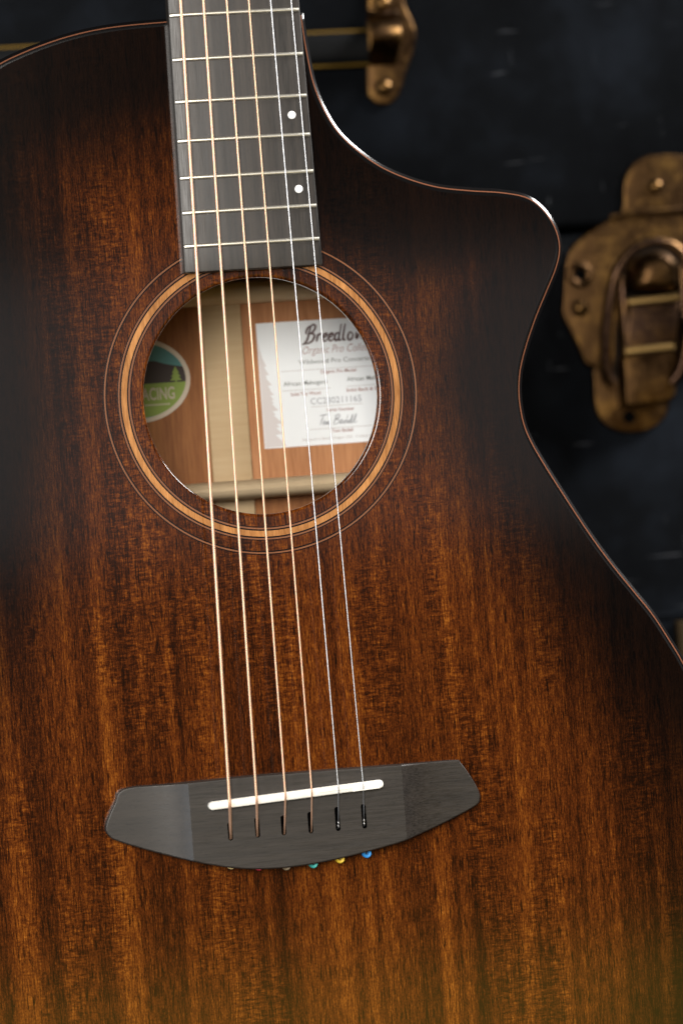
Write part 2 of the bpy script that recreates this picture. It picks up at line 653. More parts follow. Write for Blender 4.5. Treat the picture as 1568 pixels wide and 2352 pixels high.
# seam strip and braces on the inside of the back
YB = 0.095
x0, x1 = at(474, 908, YB).x, at(566, 908, YB).x
st = Mesh()
zlo, zhi = at(600, 1900, YB).z, at(600, 300, YB).z
st.box(x0, x1, YB - 0.0022, YB + 0.0005, zlo, zhi)
st.build("seam_strip", M_STRIP, back, bevel=0.0008, sharp=50)


def brace(zc, wdt, hgt):
    m = Mesh()
    prof = []
    for k in range(9):
        t = math.pi * k / 8
        prof.append((zc + wdt / 2 * math.cos(t), YB - hgt * 0.45 - hgt * 0.55 * math.sin(t)))
    prof = [(zc + wdt / 2, YB + 0.0003)] + prof + [(zc - wdt / 2, YB + 0.0003)]
    rows = [[m.vert(x, y, z) for z, y in prof] for x in (HC.x - 0.13, HC.x, HC.x + 0.13)]
    for i in range(2):
        m.strip(rows[i], rows[i + 1], False)
    return m.build("back_brace", M_SPRUCE, back, sharp=50)


brace(at(600, 664, YB - 0.012).z, 0.0105, 0.013)
brace(at(600, 1122, YB - 0.012).z, 0.0085, 0.022)

# the right-hand half of the back is a paler board
bp_ = Mesh()
bp_.box(x1 + 0.0003, HC.x + 0.125, YB - 0.00015, YB + 0.0004, at(600, 1122, YB - 0.012).z, at(600, 664, YB - 0.012).z)
bp_.build("back_panel", m_plainwood("pale back board", (0.33, 0.135, 0.055), (0.56, 0.275, 0.125), 0.8, 0.06), back, smooth=False)

# ------------------------------------------------------------------ lettering tools
def text_faces(m, body, anchor, y, height, width=None, shear=0.0, bold=0.0, mat=0, align='LEFT'):
    """flat print of a line of text: letters as thin faces on the plane at depth y"""
    c = bpy.data.curves.new("tmp_text", 'FONT')
    c.body = body
    c.size = 1.0
    c.shear = shear
    c.offset = bold
    c.resolution_u = 3
    c.fill_mode = 'FRONT'
    o = bpy.data.objects.new("tmp_text", c)
    COL.objects.link(o)
    dg = bpy.context.evaluated_depsgraph_get()
    me = bpy.data.meshes.new_from_object(o.evaluated_get(dg))
    xs = [v.co.x for v in me.vertices]
    k = height / 0.70
    kx = width / (max(xs) - min(xs)) if width else k
    x0 = min(xs)
    base = len(m.v)
    for v in me.vertices:
        m.vert(anchor[0] + (v.co.x - x0) * kx, y, anchor[1] + v.co.y * k)
    for p in me.polygons:
        m.face([base + i for i in p.vertices], mat)
    bpy.data.objects.remove(o)
    bpy.data.curves.remove(c)
    bpy.data.meshes.remove(me)


def ribbon(m, pts, wd, y, mat=0):
    P = [Vector(p) for p in pts]
    A, B = [], []
    for i, p in enumerate(P):
        t = (P[min(i + 1, len(P) - 1)] - P[max(i - 1, 0)])
        if t.length < 1e-9:
            t = Vector((1, 0))
        t.normalize()
        nrm = Vector((-t.y, t.x))
        ww = wd(i / (len(P) - 1)) if callable(wd) else wd
        A.append(m.vert(p.x + nrm.x * ww / 2, y, p.y + nrm.y * ww / 2))
        B.append(m.vert(p.x - nrm.x * ww / 2, y, p.y - nrm.y * ww / 2))
    m.strip(A, B, False, mat)


# ------------------------------------------------------------------ paper label
YL = YB - 0.0004


def Z4(u, v, y=YL):                       # point measured on the close-up of the label
    return at2(548.8 + 0.2125 * u, 666.4 + 0.2125 * v, y)


TL, BL = Z4(185, 362), Z4(275, 1716)
LW, LH = 0.0705, TL.y - BL.y
lb = Mesh()
xl = (TL.x + BL.x) / 2
lb.slab([Vector((xl, BL.y)), Vector((xl + LW, BL.y)), Vector((xl + LW, TL.y)), Vector((xl, TL.y))], YB - 0.0001, YL)
label = lb.build("paper_label", M_PAPER, guitar, smooth=False)

P_BROWN = plain("label print brown", (0.085, 0.035, 0.030), 0.8)
P_RUST = plain("label print rust", (0.30, 0.12, 0.10), 0.8)
P_GREY = plain("label print grey", (0.13, 0.14, 0.13), 0.8)
P_LINE = plain("label rule", (0.45, 0.41, 0.40), 0.8)
P_PALE = plain("label pale tree", (0.69, 0.65, 0.645), 0.8)
P_SIGN = plain("label ink", (0.30, 0.31, 0.34), 0.8)
pr = Mesh()
YP = YL - 0.00012
MM = 1 / 24.6e3                            # one close-up unit in metres


def line(u0, v0, u1, v1, wd=5, mat=3):
    a, b = Z4(u0, v0), Z4(u1, v1)
    b.y = a.y
    ribbon(pr, [a, b], wd * MM, YP, mat)


def txt(body, u0, v0, u1, h, mat, shear=0.0, bold=0.0):
    a = Z4(u0, v0)
    text_faces(pr, body, a, YP, h * MM, (u1 - u0) * MM if u1 else None, shear, bold, mat)


# brush script heading, drawn stroke by stroke (units: x-height 1)
def script(strokes, u0, v0, unit, wd, slant, mat):
    o = Z4(u0, v0)
    for s in strokes:
        q = catmull([Vector((x + slant * y, y)) for x, y in s], 6)
        ribbon(pr, [Vector((o.x + p.x * unit * MM, o.y + p.y * unit * MM)) for p in q],
               lambda t: wd * MM * (0.72 + 0.5 * math.sin(math.pi * min(1, t * 1.1))), YP, mat)


def let_e(x):
    return [(x, 0.45), (x + 0.38, 0.58), (x + 0.55, 0.85), (x + 0.34, 1.02), (x + 0.08, 0.78), (x + 0.02, 0.35), (x + 0.22, 0.03), (x + 0.50, 0.08), (x + 0.72, 0.35)]


heading = [
    [(0.05, 1.05), (0.0, 1.45), (0.22, 1.95), (0.62, 2.2)],
    [(0.55, 2.1), (0.40, 1.2), (0.25, 0.3), (-0.1, -0.18), (-0.35, -0.22)],
    [(0.42, 1.9), (0.75, 2.28), (1.12, 2.1), (1.05, 1.55), (0.62, 1.12), (0.50, 1.06)],
    [(0.5, 1.08), (0.98, 1.08), (1.18, 0.72), (0.98, 0.18), (0.5, -0.12), (-0.1, -0.2)],
    [(1.62, 0.98), (1.58, 0.5), (1.55, 0.0)], [(1.58, 0.45), (1.75, 0.9), (2.0, 1.02), (2.14, 0.86)],
    let_e(2.32), let_e(3.12),
    [(4.48, 0.85), (4.22, 1.02), (3.98, 0.72), (3.98, 0.22), (4.18, 0.0), (4.42, 0.22), (4.55, 0.8), (4.60, 2.15)],
    [(4.55, 1.2), (4.50, 0.3), (4.66, 0.0), (4.86, 0.15)],
    [(5.12, 2.15), (5.06, 0.9), (5.08, 0.2), (5.25, 0.0), (5.42, 0.15)],
    [(6.10, 0.98), (5.82, 0.90), (5.70, 0.40), (5.90, 0.0), (6.26, 0.12), (6.36, 0.62), (6.10, 0.98)],
    [(6.80, 0.98), (6.92, 0.1), (7.30, 0.98)], let_e(7.5)]
script(heading, 712, 566, 82, 20, 0.20, 0)
txt("Organic Pro Collection", 690, 694, 1560, 84, 1, 0.35, -0.012)
txt("Wildwood Pro Concertina Suede", 645, 806, 1690, 50, 2)
line(455, 882, 1700, 800)
txt("Organic Pro Model", 880, 902, 1272, 36, 1, 0, 0.012)
txt("African Mahogany", 482, 1040, 966, 46, 2, 0, 0.006)
line(470, 1092, 990, 1062)
txt("Solid Top Wood", 560, 1146, 886, 36, 1, 0, 0.012)
txt("African Mahogany", 1165, 985, 1650, 46, 2, 0, 0.006)
line(1160, 1040, 1690, 1002)
txt("Solid Back & Sides", 1160, 1098, 1590, 36, 1, 0, 0.012)
txt("CC230211165", 775, 1236, 1335, 68, 5, 0, 0.0)
line(780, 1262, 1332, 1226)
txt("Serial Number", 950, 1312, 1252, 34, 1, 0, 0.01)
sig = [[(0.0, 1.6), (0.7, 1.75), (1.4, 1.8)], [(0.7, 1.7), (0.5, 0.8), (0.35, 0.0)], [(0.75, 0.4), (1.0, 0.7), (1.1, 0.3), (0.9, 0.05), (0.75, 0.4)],
       [(1.3, 0.0), (1.4, 0.6), (1.55, 0.1), (1.75, 0.6), (1.85, 0.05), (2.2, 0.25)],
       [(3.0, 1.5), (2.85, 0.7), (2.7, 0.0)], [(2.7, 1.4), (3.3, 1.7), (3.6, 1.3), (3.0, 0.9), (3.6, 0.7), (3.5, 0.15), (2.7, 0.0)],
       [(3.8, 0.3), (4.2, 0.6), (4.0, 0.7), (3.9, 0.1), (4.4, 0.3), (4.8, 0.6), (4.5, 0.2), (4.85, 0.1), (5.0, 1.5)],
       [(5.0, 0.2), (5.4, 0.6), (5.2, 0.1), (5.6, 0.3), (5.9, 1.5), (5.8, 0.1), (6.2, 0.4), (6.5, 1.6), (6.4, 0.1), (6.9, 0.3)]]
script(sig, 855, 1462, 62, 9, 0.25, 5)
line(770, 1508, 1440, 1458)
txt("Tom Bedell", 1005, 1538, 1236, 36, 1, 0, 0.012)
txt("Designed in Bend, Oregon USA   Crafted in China", 690, 1632, 1560, 28, 3)
# pale fir tree printed along the left edge of the label
ox, oz = xl + 0.0003, BL.y + 0.0003
fir = Mesh()
lay = [(0.000, 0.0245, 0.0085), (0.005, 0.022, 0.0105), (0.010, 0.0195, 0.0150), (0.0155, 0.0165, 0.0205), (0.021, 0.0135, 0.0260), (0.0265, 0.0105, 0.0315), (0.032, 0.0075, 0.0365), (0.037, 0.0045, 0.0415)]
rnd = random.Random(3)
for z0, hw, z1 in lay:
    for q in range(3):
        zz = z0 + q * 0.0017
        a = pr.vert(ox, YL - 0.00006 - q * 1e-6 - z0 * 1e-3, oz + zz)
        b = pr.vert(ox + hw * (0.42 - 0.07 * q) + rnd.uniform(-.001, .001), YL - 0.00006 - q * 1e-6 - z0 * 1e-3, oz + zz + rnd.uniform(-.0004, .001))
        c = pr.vert(ox, YL - 0.00006 - q * 1e-6 - z0 * 1e-3, oz + zz + 0.0075)
        pr.face((a, b, c), 4)
pr.build("lettering", [P_BROWN, P_RUST, P_GREY, P_LINE, P_PALE, P_SIGN], label, smooth=False)

# ------------------------------------------------------------------ oval sticker
YS = YB - 0.0003
SC = at2(313.4, 874.8, YS)
PXM = 1 / 5.23e3                            # one grid unit at the back, in metres


def Z1(u, v):                              # close-up of the sticker, kept in the plane of the back
    return at2(313.6 + 0.125 * u, 744.8 + 0.125 * v, YS)


def ellipse(rx, ry, n=72):
    return [Vector((SC.x + rx * math.cos(2 * math.pi * i / n), SC.y + ry * math.sin(2 * math.pi * i / n))) for i in range(n)]


RX, RY = 124 * PXM, 97.5 * PXM
stk = Mesh()
stk.slab(ellipse(RX, RY), YB - 0.0001, YS)
sticker = stk.build("oval_sticker", plain("sticker cream border", (0.62, 0.53, 0.42), 0.6), guitar, smooth=False)
ex, ey = RX - 10.5 * PXM, RY - 10.5 * PXM


def half_ell(z):
    t = max(0.0, 1 - ((z - SC.y) / ey) ** 2)
    return ex * math.sqrt(t)


hz = Z1(500, 1075).y                        # meadow line
tz = Z1(300, 690).y
sky_ = Mesh()
sky_.face(sky_.loop(ellipse(ex, ey), YS - 0.00005))
sky_.build("sticker_sky", plain("sticker teal", (0.075, 0.235, 0.235), 0.6), sticker, smooth=False)
hl = Mesh()
topl = [Z1(-900, 800), Z1(-500, 760), Z1(-100, 720), Z1(180, 690), Z1(330, 678), Z1(560, 735), Z1(830, 770), Z1(900, 776)]
topl = catmull(topl, 4)
top_c = [Vector((min(max(p.x, SC.x - half_ell(p.y)), SC.x + half_ell(p.y)), p.y)) for p in topl]
bot = [Vector((SC.x + half_ell(z) * s, z)) for s in (1,) for z in np.linspace(top_c[-1].y, hz, 6)][1:]
botl = [Vector((SC.x - half_ell(z), z)) for z in np.linspace(hz, top_c[0].y, 6)][:-1]
hl.face(hl.loop(top_c + bot + botl, YS - 0.00010))
hl.build("sticker_hill", plain("sticker dark hill", (0.030, 0.016, 0.012), 0.6), sticker, smooth=False)
md = Mesh()
zs = np.linspace(hz, SC.y - ey, 16)
md.face(md.loop([Vector((SC.x + half_ell(z), z)) for z in zs] + [Vector((SC.x - half_ell(z), z)) for z in zs[::-1][1:]], YS - 0.00012))
M_GREEN = plain("sticker green", (0.235, 0.335, 0.05), 0.6)
md.build("sticker_meadow", M_GREEN, sticker, smooth=False)
tr = Mesh()
tc = Z1(695, 770)
for z0, hw, hh in ((-0.0062, 0.0026, 0.0030), (-0.0046, 0.0021, 0.0028), (-0.0030, 0.0015, 0.0030)):
    tr.face([tr.vert(tc.x - hw + 0.0003, YS - 0.00015 + z0 * 1e-3, tc.y + z0), tr.vert(tc.x + hw + 0.0003, YS - 0.00015 + z0 * 1e-3, tc.y + z0), tr.vert(tc.x + 0.0003, YS - 0.00015 + z0 * 1e-3, tc.y + z0 + hh)])
ribbon(tr, [Vector((tc.x + 0.0003, tc.y - 0.0075)), Vector((tc.x + 0.0003, tc.y - 0.006))], 0.0008, YS - 0.00014)
tr.build("sticker_tree", M_GREEN, sticker, smooth=False)
tx = Mesh()
rb = Z1(710, 1362)
text_faces(tx, "BRACING", Vector((rb.x - 0.0196, rb.y)), YS - 0.00018, 0.0052, 0.0196, 0, 0.02)
for i in range(13):
    u = rb.x - 0.0165 + i * 0.00110
    ribbon(tx, [Vector((u, rb.y - 0.0022)), Vector((u + 0.0008, rb.y - 0.0022))], 0.0008, YS - 0.00018)
tx.build("lettering", plain("sticker cream print", (0.56, 0.48, 0.36), 0.6), sticker, smooth=False)


# ------------------------------------------------------------------ rosette
def ring(name, r0_, r1_, y, mat, parent):
    m = Mesh()
    a, b, c, d = (m.loop(circle(HC.x, HC.y, r, 128), yy) for r, yy in ((r0_, 0.0003), (r0_, y), (r1_, y), (r1_, 0.0003)))
    m.strip(a, b)
    m.strip(b, c)
    m.strip(c, d)
    return m.build(name, mat, parent, sharp=30)


ros = ring("rosette", 0.0555, 0.05785, -0.00006, M_ROSE, guitar)
for r_a, r_b in ((0.0538, 0.0556), (0.0578, 0.0595), (0.0637, 0.06535)):
    ring("dark_ring", r_a, r_b, -0.00003, M_ROSE_DARK, ros)
for r_a, r_b in ((0.05425, 0.0549), (0.0585, 0.0591), (0.0643, 0.0649)):
    ring("brown_ring", r_a, r_b, -0.00006, M_ROSE_LIGHT, ros)

# ------------------------------------------------------------------ fretboard, frets, dots, neck
YF = -0.0066
fTL, fBL, fBR, fTR = at2(385, 0, YF), at2(425, 630, YF), at2(741, 606, YF), at2(687, 0, YF)
z_end = (fBL.y + fBR.y) / 2
z_top = fTL.y + 0.085


def fl(z):
    t = (z - fTL.y) / (fBL.y - fTL.y)
    return fTL.x + (fBL.x - fTL.x) * t


def fr(z):
    t = (z - fTR.y) / (fBR.y - fTR.y)
    return fTR.x + (fBR.x - fTR.x) * t


def crown(s):                                # s from -1 to 1 across: the board's radius
    return -0.0011 * (1 - s * s)


fb = Mesh()
rows = []
zz = list(np.linspace(z_top, z_end + 0.0008, 24)) + [z_end + 0.0003, z_end]
for i, z in enumerate(zz):
    l, r = fl(z), fr(z)
    inset = 0.0007 if z == zz[-1] else (0.0002 if z == zz[-2] else 0)
    row = [fb.vert(l + inset, 0.0002, z), fb.vert(l + inset, YF + 0.0006, z), fb.vert(l + 0.00018 + inset, YF + 0.0002, z)]
    dn = 0.0005 if z == zz[-1] else (0.0001 if z == zz[-2] else 0)
    for k in range(15):
        s = -1 + 2 * k / 14
        x = l + 0.0006 + inset + (r - l - 0.0012 - 2 * inset) * (s + 1) / 2
        row.append(fb.vert(x, YF + crown(s) + dn, z))
    row += [fb.vert(r - 0.00018 - inset, YF + 0.0002, z), fb.vert(r - inset, YF + 0.0006, z), fb.vert(r - inset, 0.0002, z)]
    rows.append(row)
for i in range(len(rows) - 1):
    fb.strip(rows[i], rows[i + 1], False)
fb.face(rows[-1])
fb.face(rows[0][::-1])
fretboard = fb.build("fretboard", M_FB, guitar, sharp=40)


def fret(z):
    m = Mesh()
    l, r = fl(z) + 0.0005, fr(z) - 0.0005
    secs = []
    N = 16
    for k in range(N + 1):
        s = -1 + 2 * k / N
        x = l + (r - l) * k / N
        e = min(1.0, 0.30 + 0.7 * min(k, N - k))
        if k in (0, N):
            e = 0.35
        prof = []
        for q in range(9):
            t = math.pi * q / 8
            prof.append(m.vert(x, YF + crown(s) + 0.0001 - 0.0011 * e * math.sin(t) ** 0.8, z + 0.00095 * math.cos(t)))
        secs.append(prof)
    for i in range(N):
        m.strip(secs[i], secs[i + 1], False)
    m.face(secs[0])
    m.face(secs[-1][::-1])
    return m.build("fret", M_FRET, fretboard, sharp=60)


fz = [at(x, y, YF - 0.0015).z for x, y in ((541, 27.8), (548, 129.8), (553, 226.3), (560, 316), (565, 400.8), (571, 480.5), (577, 557))]
fz = [fz[0] + (fz[0] - fz[1]) * 1.0595] + fz
for z in fz:
    fret(z)
for x, y in ((670, 264), (686, 434)):
    c = at2(x, y, YF - 0.0008)
    m = Mesh()
    m.slab(circle(c.x, c.y, 0.00165, 28), YF, YF - 0.00092, 0.00008, 1)
    m.build("position_dot", M_DOT, fretboard, sharp=60)

nk = Mesh()
rows = []
for z in np.linspace(at(540, 60).z, z_top - 0.002, 8):
    l, r = fl(z) + 0.0006, fr(z) - 0.0006
    row = [nk.vert((l + r) / 2 - (r - l) / 2 * math.cos(math.pi * k / 14), 0.0003 + 0.019 * math.sin(math.pi * k / 14), z) for k in range(15)]
    rows.append(row)
for i in range(len(rows) - 1):
    nk.strip(rows[i], rows[i + 1], False)
nk.face(rows[0])
nk.face(rows[-1][::-1])
nk.build("neck", M_NECK, guitar)


# ------------------------------------------------------------------ bridge
def Z5(u, v, y=0.0):
    return at2((220 + 0.6122 * u) * 0.98, (1740 + 0.6122 * v) * 0.98, y)


YBR = -0.0086
bo = [(118, 178), (300, 160), (600, 131), (900, 107), (1200, 84), (1385, 68), (1400, 74), (1425, 105), (1460, 160), (1476, 195), (1478, 218), (1465, 240), (1400, 278), (1300, 328),
      (1195, 376), (1080, 410), (960, 441), (830, 468), (700, 483), (560, 484), (400, 461), (230, 420), (90, 378), (58, 358), (46, 335), (52, 300), (80, 235)]
hgt = {}
xcl, xcr = Z5(372, 300, YBR).x, Z5(1187, 230, YBR).x


def bh(x, z=0):
    """depth of the bridge's top: flat in the middle, scooped down to both wings"""
    s = max(xcl - x, x - xcr, 0.0)
    return YBR + 0.0046 * (1 - math.exp(-s / 0.0078)) + 0.00001 * s


raw = []
for u, v in bo:
    y = YBR
    for _ in range(3):
        p = Z5(u, v, y)
        y = bh(p.x)
    raw.append(p)
bout = ccw(resample(catmull(raw, 6, True), 0.0012))
bin_ = offset(bout, -0.0006)
SL = [((213, 462), (212, 318)), ((437, 438), (440, 278)), ((661, 418), (652, 262)), ((886, 402), (876, 232)), ((1110, 382), (1104, 190)), ((1330, 362), (1325, 165))]


def Z2(u, v, y=YBR):
    return at2((480 + 0.2806 * u) * 0.98, (1840 + 0.2806 * v) * 0.98, y)


slots = []
for (u0, v0), (u1, v1) in SL:
    a, b = Z2(u0, v0 - 18), Z2(u1, v1 + 12)
    b.x = a.x = (a.x + b.x) / 2
    hw = 0.00098
    lp = [Vector((a.x + hw * math.cos(math.pi + math.pi * k / 8), a.y + hw * math.sin(math.pi + math.pi * k / 8))) for k in range(9)]
    lp += [Vector((b.x + hw * math.cos(math.pi * k / 8), b.y + hw * math.sin(math.pi * k / 8))) for k in range(9)]
    slots.append(lp)


def crease(x):
    c = [p for p in bin_]
    zs_ = []
    for i in range(len(c)):
        p, q = c[i], c[(i + 1) % len(c)]
        if (p.x - x) * (q.x - x) < 0:
            zs_.append(p.y + (q.y - p.y) * (x - p.x) / (q.x - p.x))
    z0, z1 = min(zs_), max(zs_)
    return [Vector((x, z)) for z in np.linspace(z0 + 0.0002, z1 - 0.0002, 24)]


V, F = cdt(bin_, slots, 0.0013, [crease(xcl), crease(xcr)])
br = Mesh()
vi = [br.vert(x, bh(x), z) for x, z in V]
for f in F:
    br.face([vi[i] for i in f])
a = br.loop(bin_, bh)
for k in (1, 2, 3):
    t = k / 3 * math.pi / 2
    b = br.loop(offset(bout, -0.0006 * (1 - math.sin(t))), lambda x, z, t=t: bh(x) + 0.0006 * (1 - math.cos(t)))
    br.strip(a, b)
    a = b
b = br.loop(bout, 0.0003)
br.strip(a, b)
for lp in slots:
    a, b = br.loop(lp, YBR), br.loop(lp, YBR + 0.0065)
    br.strip(a, b, True, 1)
    br.face(b, 1)
bridge = br.build("bridge", [M_BRIDGE, M_HOLE], guitar, sharp=14)

# saddle: slanted, with compensation steps
sa, sc_ = Z5(440, 246, -0.0115), Z5(1108, 158, -0.0115)
d = (sc_ - sa).normalized()
nrm = Vector((-d.y, d.x))
Ls = (sc_ - sa).length
hw = 0.00168
prof = []
for k in range(9):
    t = math.pi / 2 + math.pi * k / 8
    prof.append(sa + d * hw + d * hw * math.cos(t) + nrm * hw * math.sin(t))
for k in range(9):
    t = -math.pi / 2 + math.pi * k / 8
    prof.append(sc_ - d * hw * 0.8 + d * hw * 0.8 * math.cos(t) + nrm * hw * math.sin(t))
sdm = Mesh()
sdm.slab(prof, YBR + 0.001, -0.01195, 0.0007, 3)
saddle = sdm.build("saddle", M_BONE, bridge, sharp=50)
for t0, t1, off_ in ((0.63, 0.82, 0.00075), (0.82, 0.975, -0.0006)):
    m = Mesh()
    q = [sa + d * Ls * t0 + nrm * (off_ - 0.0010), sa + d * Ls * t1 + nrm * (off_ - 0.0010), sa + d * Ls * t1 + nrm * (off_ + 0.0009), sa + d * Ls * t0 + nrm * (off_ + 0.0009)]
    m.slab(q, -0.0115, -0.0122, 0.0001, 1)
    m.build("saddle_step", M_BONE, saddle, sharp=30)

# ------------------------------------------------------------------ strings with ball ends
top_px = [414.4, 466.9, 520.2, 570.9, 621.3, 668.3]
sad_px = [(527.6, 1848), (589.4, 1838.5), (655.4, 1828), (716, 1819), (777, 1811.7), (834, 1804)]
end_px = [(530.6, 1924), (591.5, 1919), (653.6, 1914), (715.4, 1909), (777, 1900), (836, 1895)]
rad = [0.00064, 0.00053, 0.00042, 0.00034, 0.00024, 0.0002]
ball_px = [(531, 1993), (594.2, 1997), (657.4, 1996.5), (719.2, 1990), (780.5, 1979), (841.6, 1965)]
ball_col = [(0.72, 0.56, 0.25), (0.40, 0.025, 0.045), (0.20, 0.15, 0.09), (0.03, 0.33, 0.30), (0.62, 0.42, 0.03), (0.02, 0.24, 0.62)]
peek = [0.0009, 0.0007, 0.0007, 0.0011, 0.0011, 0.0016]
for i in range(6):
    m = Mesh()
    ys = -0.0124 - rad[i]
    p0 = at(top_px[i], 0, -0.0100 - rad[i])
    p1 = at(*sad_px[i], ys)
    p0b = p0 + (p0 - p1) * 0.19
    pe = at(*end_px[i], YBR + 0.0022)
    dirn = (p1 - p0).normalized()
    path = [p0b, p0, p0.lerp(p1, .25), p0.lerp(p1, .5), p0.lerp(p1, .75), p1 - dirn * 0.0012, p1 + Vector((0, 0.00008, -0.0006)), p1 + (pe - p1) * 0.12, p1 + (pe - p1) * 0.5, pe, pe + Vector((0, 0.0018, -0.0007))]
    m.tube(path, rad[i], 12)
    if i >= 4:
        for q in range(2):
            c = p1.lerp(pe, 0.88 + 0.08 * q)
            m.tube([c + Vector((-0.0001, 0, 0.0007)), c, c + Vector((0.0001, 0, -0.0007))], [0.00025, 0.00044, 0.0003], 8)
    s = m.build("string", M_WOUND[i] if i < 4 else M_STEEL, guitar, sharp=60)
    # ball end sitting in its pocket behind the bridge
    c = at(*ball_px[i], -0.0036)
    bm_ = Mesh()
    cc = Vector((c.x, c.y, c.z + 0.0019 - peek[i] * 0.55))
    n = 20
    prev = None
    prof = [(0.0007, -0.0016), (0.0016, -0.0017), (0.0019, -0.0014), (0.0019, -0.0008), (0.0015, -0.0003), (0.0015, 0.0003), (0.0019, 0.0008), (0.0019, 0.0016), (0.0007, 0.0017)]
    for rr, ax in prof:
        rg = [bm_.vert(cc.x + rr * math.cos(2 * math.pi * k / n), cc.y + ax, cc.z + rr * math.sin(2 * math.pi * k / n)) for k in range(n)]
        if prev:
            bm_.strip(prev, rg)
        prev = rg
    bm_.build("ball_end", plain("ball end %d" % i, ball_col[i], 0.35, 0.2), s, sharp=40)

# ------------------------------------------------------------------ trunk
TD = 0.315
TB = at(1100, 1176, TD)
trunk = thing("travel_trunk", "worn black travel trunk with an aged brass latch and strap bracket standing behind the guitar", "trunk", (0.05, TD + 0.2, -0.03))
zs_ = at(1340, 527, TD).z
bx = Mesh()
bx.box(-0.55, 0.65, TD + 0.003, TD + 0.45, -0.02, zs_ - 0.0012)
bx.build("trunk_body", M_TRUNK, trunk, bevel=0.003, bsegs=3, sharp=50)
ld = Mesh()
ld.box(-0.552, 0.652, TD, TD + 0.452, zs_ + 0.0012, zs_ + 0.30)
lid = ld.build("trunk_lid", M_TRUNK, trunk, bevel=0.004, bsegs=3, sharp=50)
vr = Mesh()
xs0 = at(1572, 1500, TD).x
vr.slab([Vector((xs0 - 0.0035, -0.015)), Vector((xs0 + 0.03, -0.015)), Vector((xs0 + 0.03, at(1580, 1425, TD).z)), Vector((xs0 - 0.0035, at(1580, 1425, TD).z))], TD + 0.004, TD - 0.002, 0.0015)
vr.build("edge_strip", plain('dull brown strip', (0.03, 0.018, 0.006), 0.5, 0, 0, 0.1), trunk)
hb = Mesh()
zb = at(1500, 1416, TD).z
hb.slab([Vector((-0.5, zb - 0.0012)), Vector((0.6, zb - 0.0012)), Vector((0.6, zb + 0.0012)), Vector((-0.5, zb + 0.0012))], TD + 0.004, TD + 0.0018, 0.0008)
hb.build("body_bead", M_TRUNK, trunk)

# leather strap with ochre edge lines, running across the lid to a brass bracket
zt, zb_ = at(846, 66, TD).z, at(846, 156, TD).z
xe = at(846, 110, TD - 0.008).x
sp = Mesh()
rows = []
for x in (-0.5, -0.2, 0.0, xe):
    row = []
    for k in range(13):
        s = -1 + 2 * k / 12
        row.append(sp.vert(x, TD - 0.0015 - 0.0065 * math.sqrt(max(0, 1 - abs(s) ** 3.0)), (zt + zb_) / 2 + s * (zt - zb_) / 2))
    rows.append(row)
for i in range(3):
    sp.strip(rows[i], rows[i + 1], False)
sp.face(rows[-1])
strap = sp.build("handle_strap", M_STRAP, trunk)
for zc in (zt - 0.0016, zb_ + 0.0012):
    m = Mesh()
    m.slab([Vector((-0.5, zc - 0.0006)), Vector((xe, zc - 0.0006)), Vector((xe, zc + 0.0006)), Vector((-0.5, zc + 0.0006))], TD - 0.001, TD - 0.0062, 0.0004, 2)
    m.build("edge_line", M_STITCH, strap)


def px_loop(pts, y, n=5, closed=True):
    return resample(catmull([at2(px, py, y) for px, py in pts], n, closed), 0.0015)


bp = [(841, -70), (841, 0), (841, 100), (840, 200), (846, 226), (862, 240), (880, 243), (900, 236), (916, 215), (922, 195), (929, 168), (945, 125), (953, 80), (943, 48), (929, 18), (924, -10), (922, -50), (905, -85), (878, -95), (852, -88)]
m = Mesh()
m.slab(px_loop(bp, TD), TD, TD - 0.0030, 0.0012)
brk = m.build("strap_bracket", M_BRASS, trunk)
arch = Mesh()
pr_ = [(24, 0.0030), (30, 0.0062), (37, 0.0080), (44, 0.0066), (51, 0.0062), (58, 0.0110), (68, 0.0150), (85, 0.0172), (102, 0.0165), (116, 0.0135), (128, 0.0090), (142, 0.0050), (152, 0.0030)]
rows = []
for px_, dd in ((841, 0), (842, 0.0), (906, 0.0), (912, 0.0012)):
    row = []
    for py_, h in pr_:
        p = at(px_, py_, TD - 0.004)
        p2 = at(841, py_, TD - 0.004)
        row.append(arch.vert(p.x, TD - max(0.0025, h - dd), p2.z))
    rows.append(row)
endr = [arch.vert(at(914, py_, TD - 0.004).x, TD - 0.0025, at(841, py_, TD - 0.004).z) for py_, h in pr_]
rows.append(endr)
for i in range(len(rows) - 1):
    arch.strip(rows[i], rows[i + 1], False)
arch.build("strap_clamp", M_BRASS, brk, sharp=60)
rv = Mesh()
rv.dome((0, 0, 0), 0.0046, 0.0034)
rivet_me = None


def rivet(px_, py_, y, parent, r=1.0):
    global rivet_me
    p = at(px_, py_, y)
    if rivet_me is None:
        o = rv.build("rivet", M_BRASS, None)
        rivet_me = o
        o.parent = parent
    else:
        o = rivet_me.copy()
        COL.objects.link(o)
        o.parent = parent
    o.location = (p.x - trunk.location.x, y - trunk.location.y, p.z - trunk.location.z)
    o.scale = (r, r, r)
    return o


rivet(880, 200, TD - 0.0028, brk)
rivet(877, 8, TD - 0.0028, brk)


# ------------------------------------------------------------------ latch
def mir(pts, k=-0.106):
    """close an outline traced on the left of the latch with its mirror image"""
    return pts + [(2 * (1521 + k * (y - 424)) - x, y) for x, y in pts[::-1]]


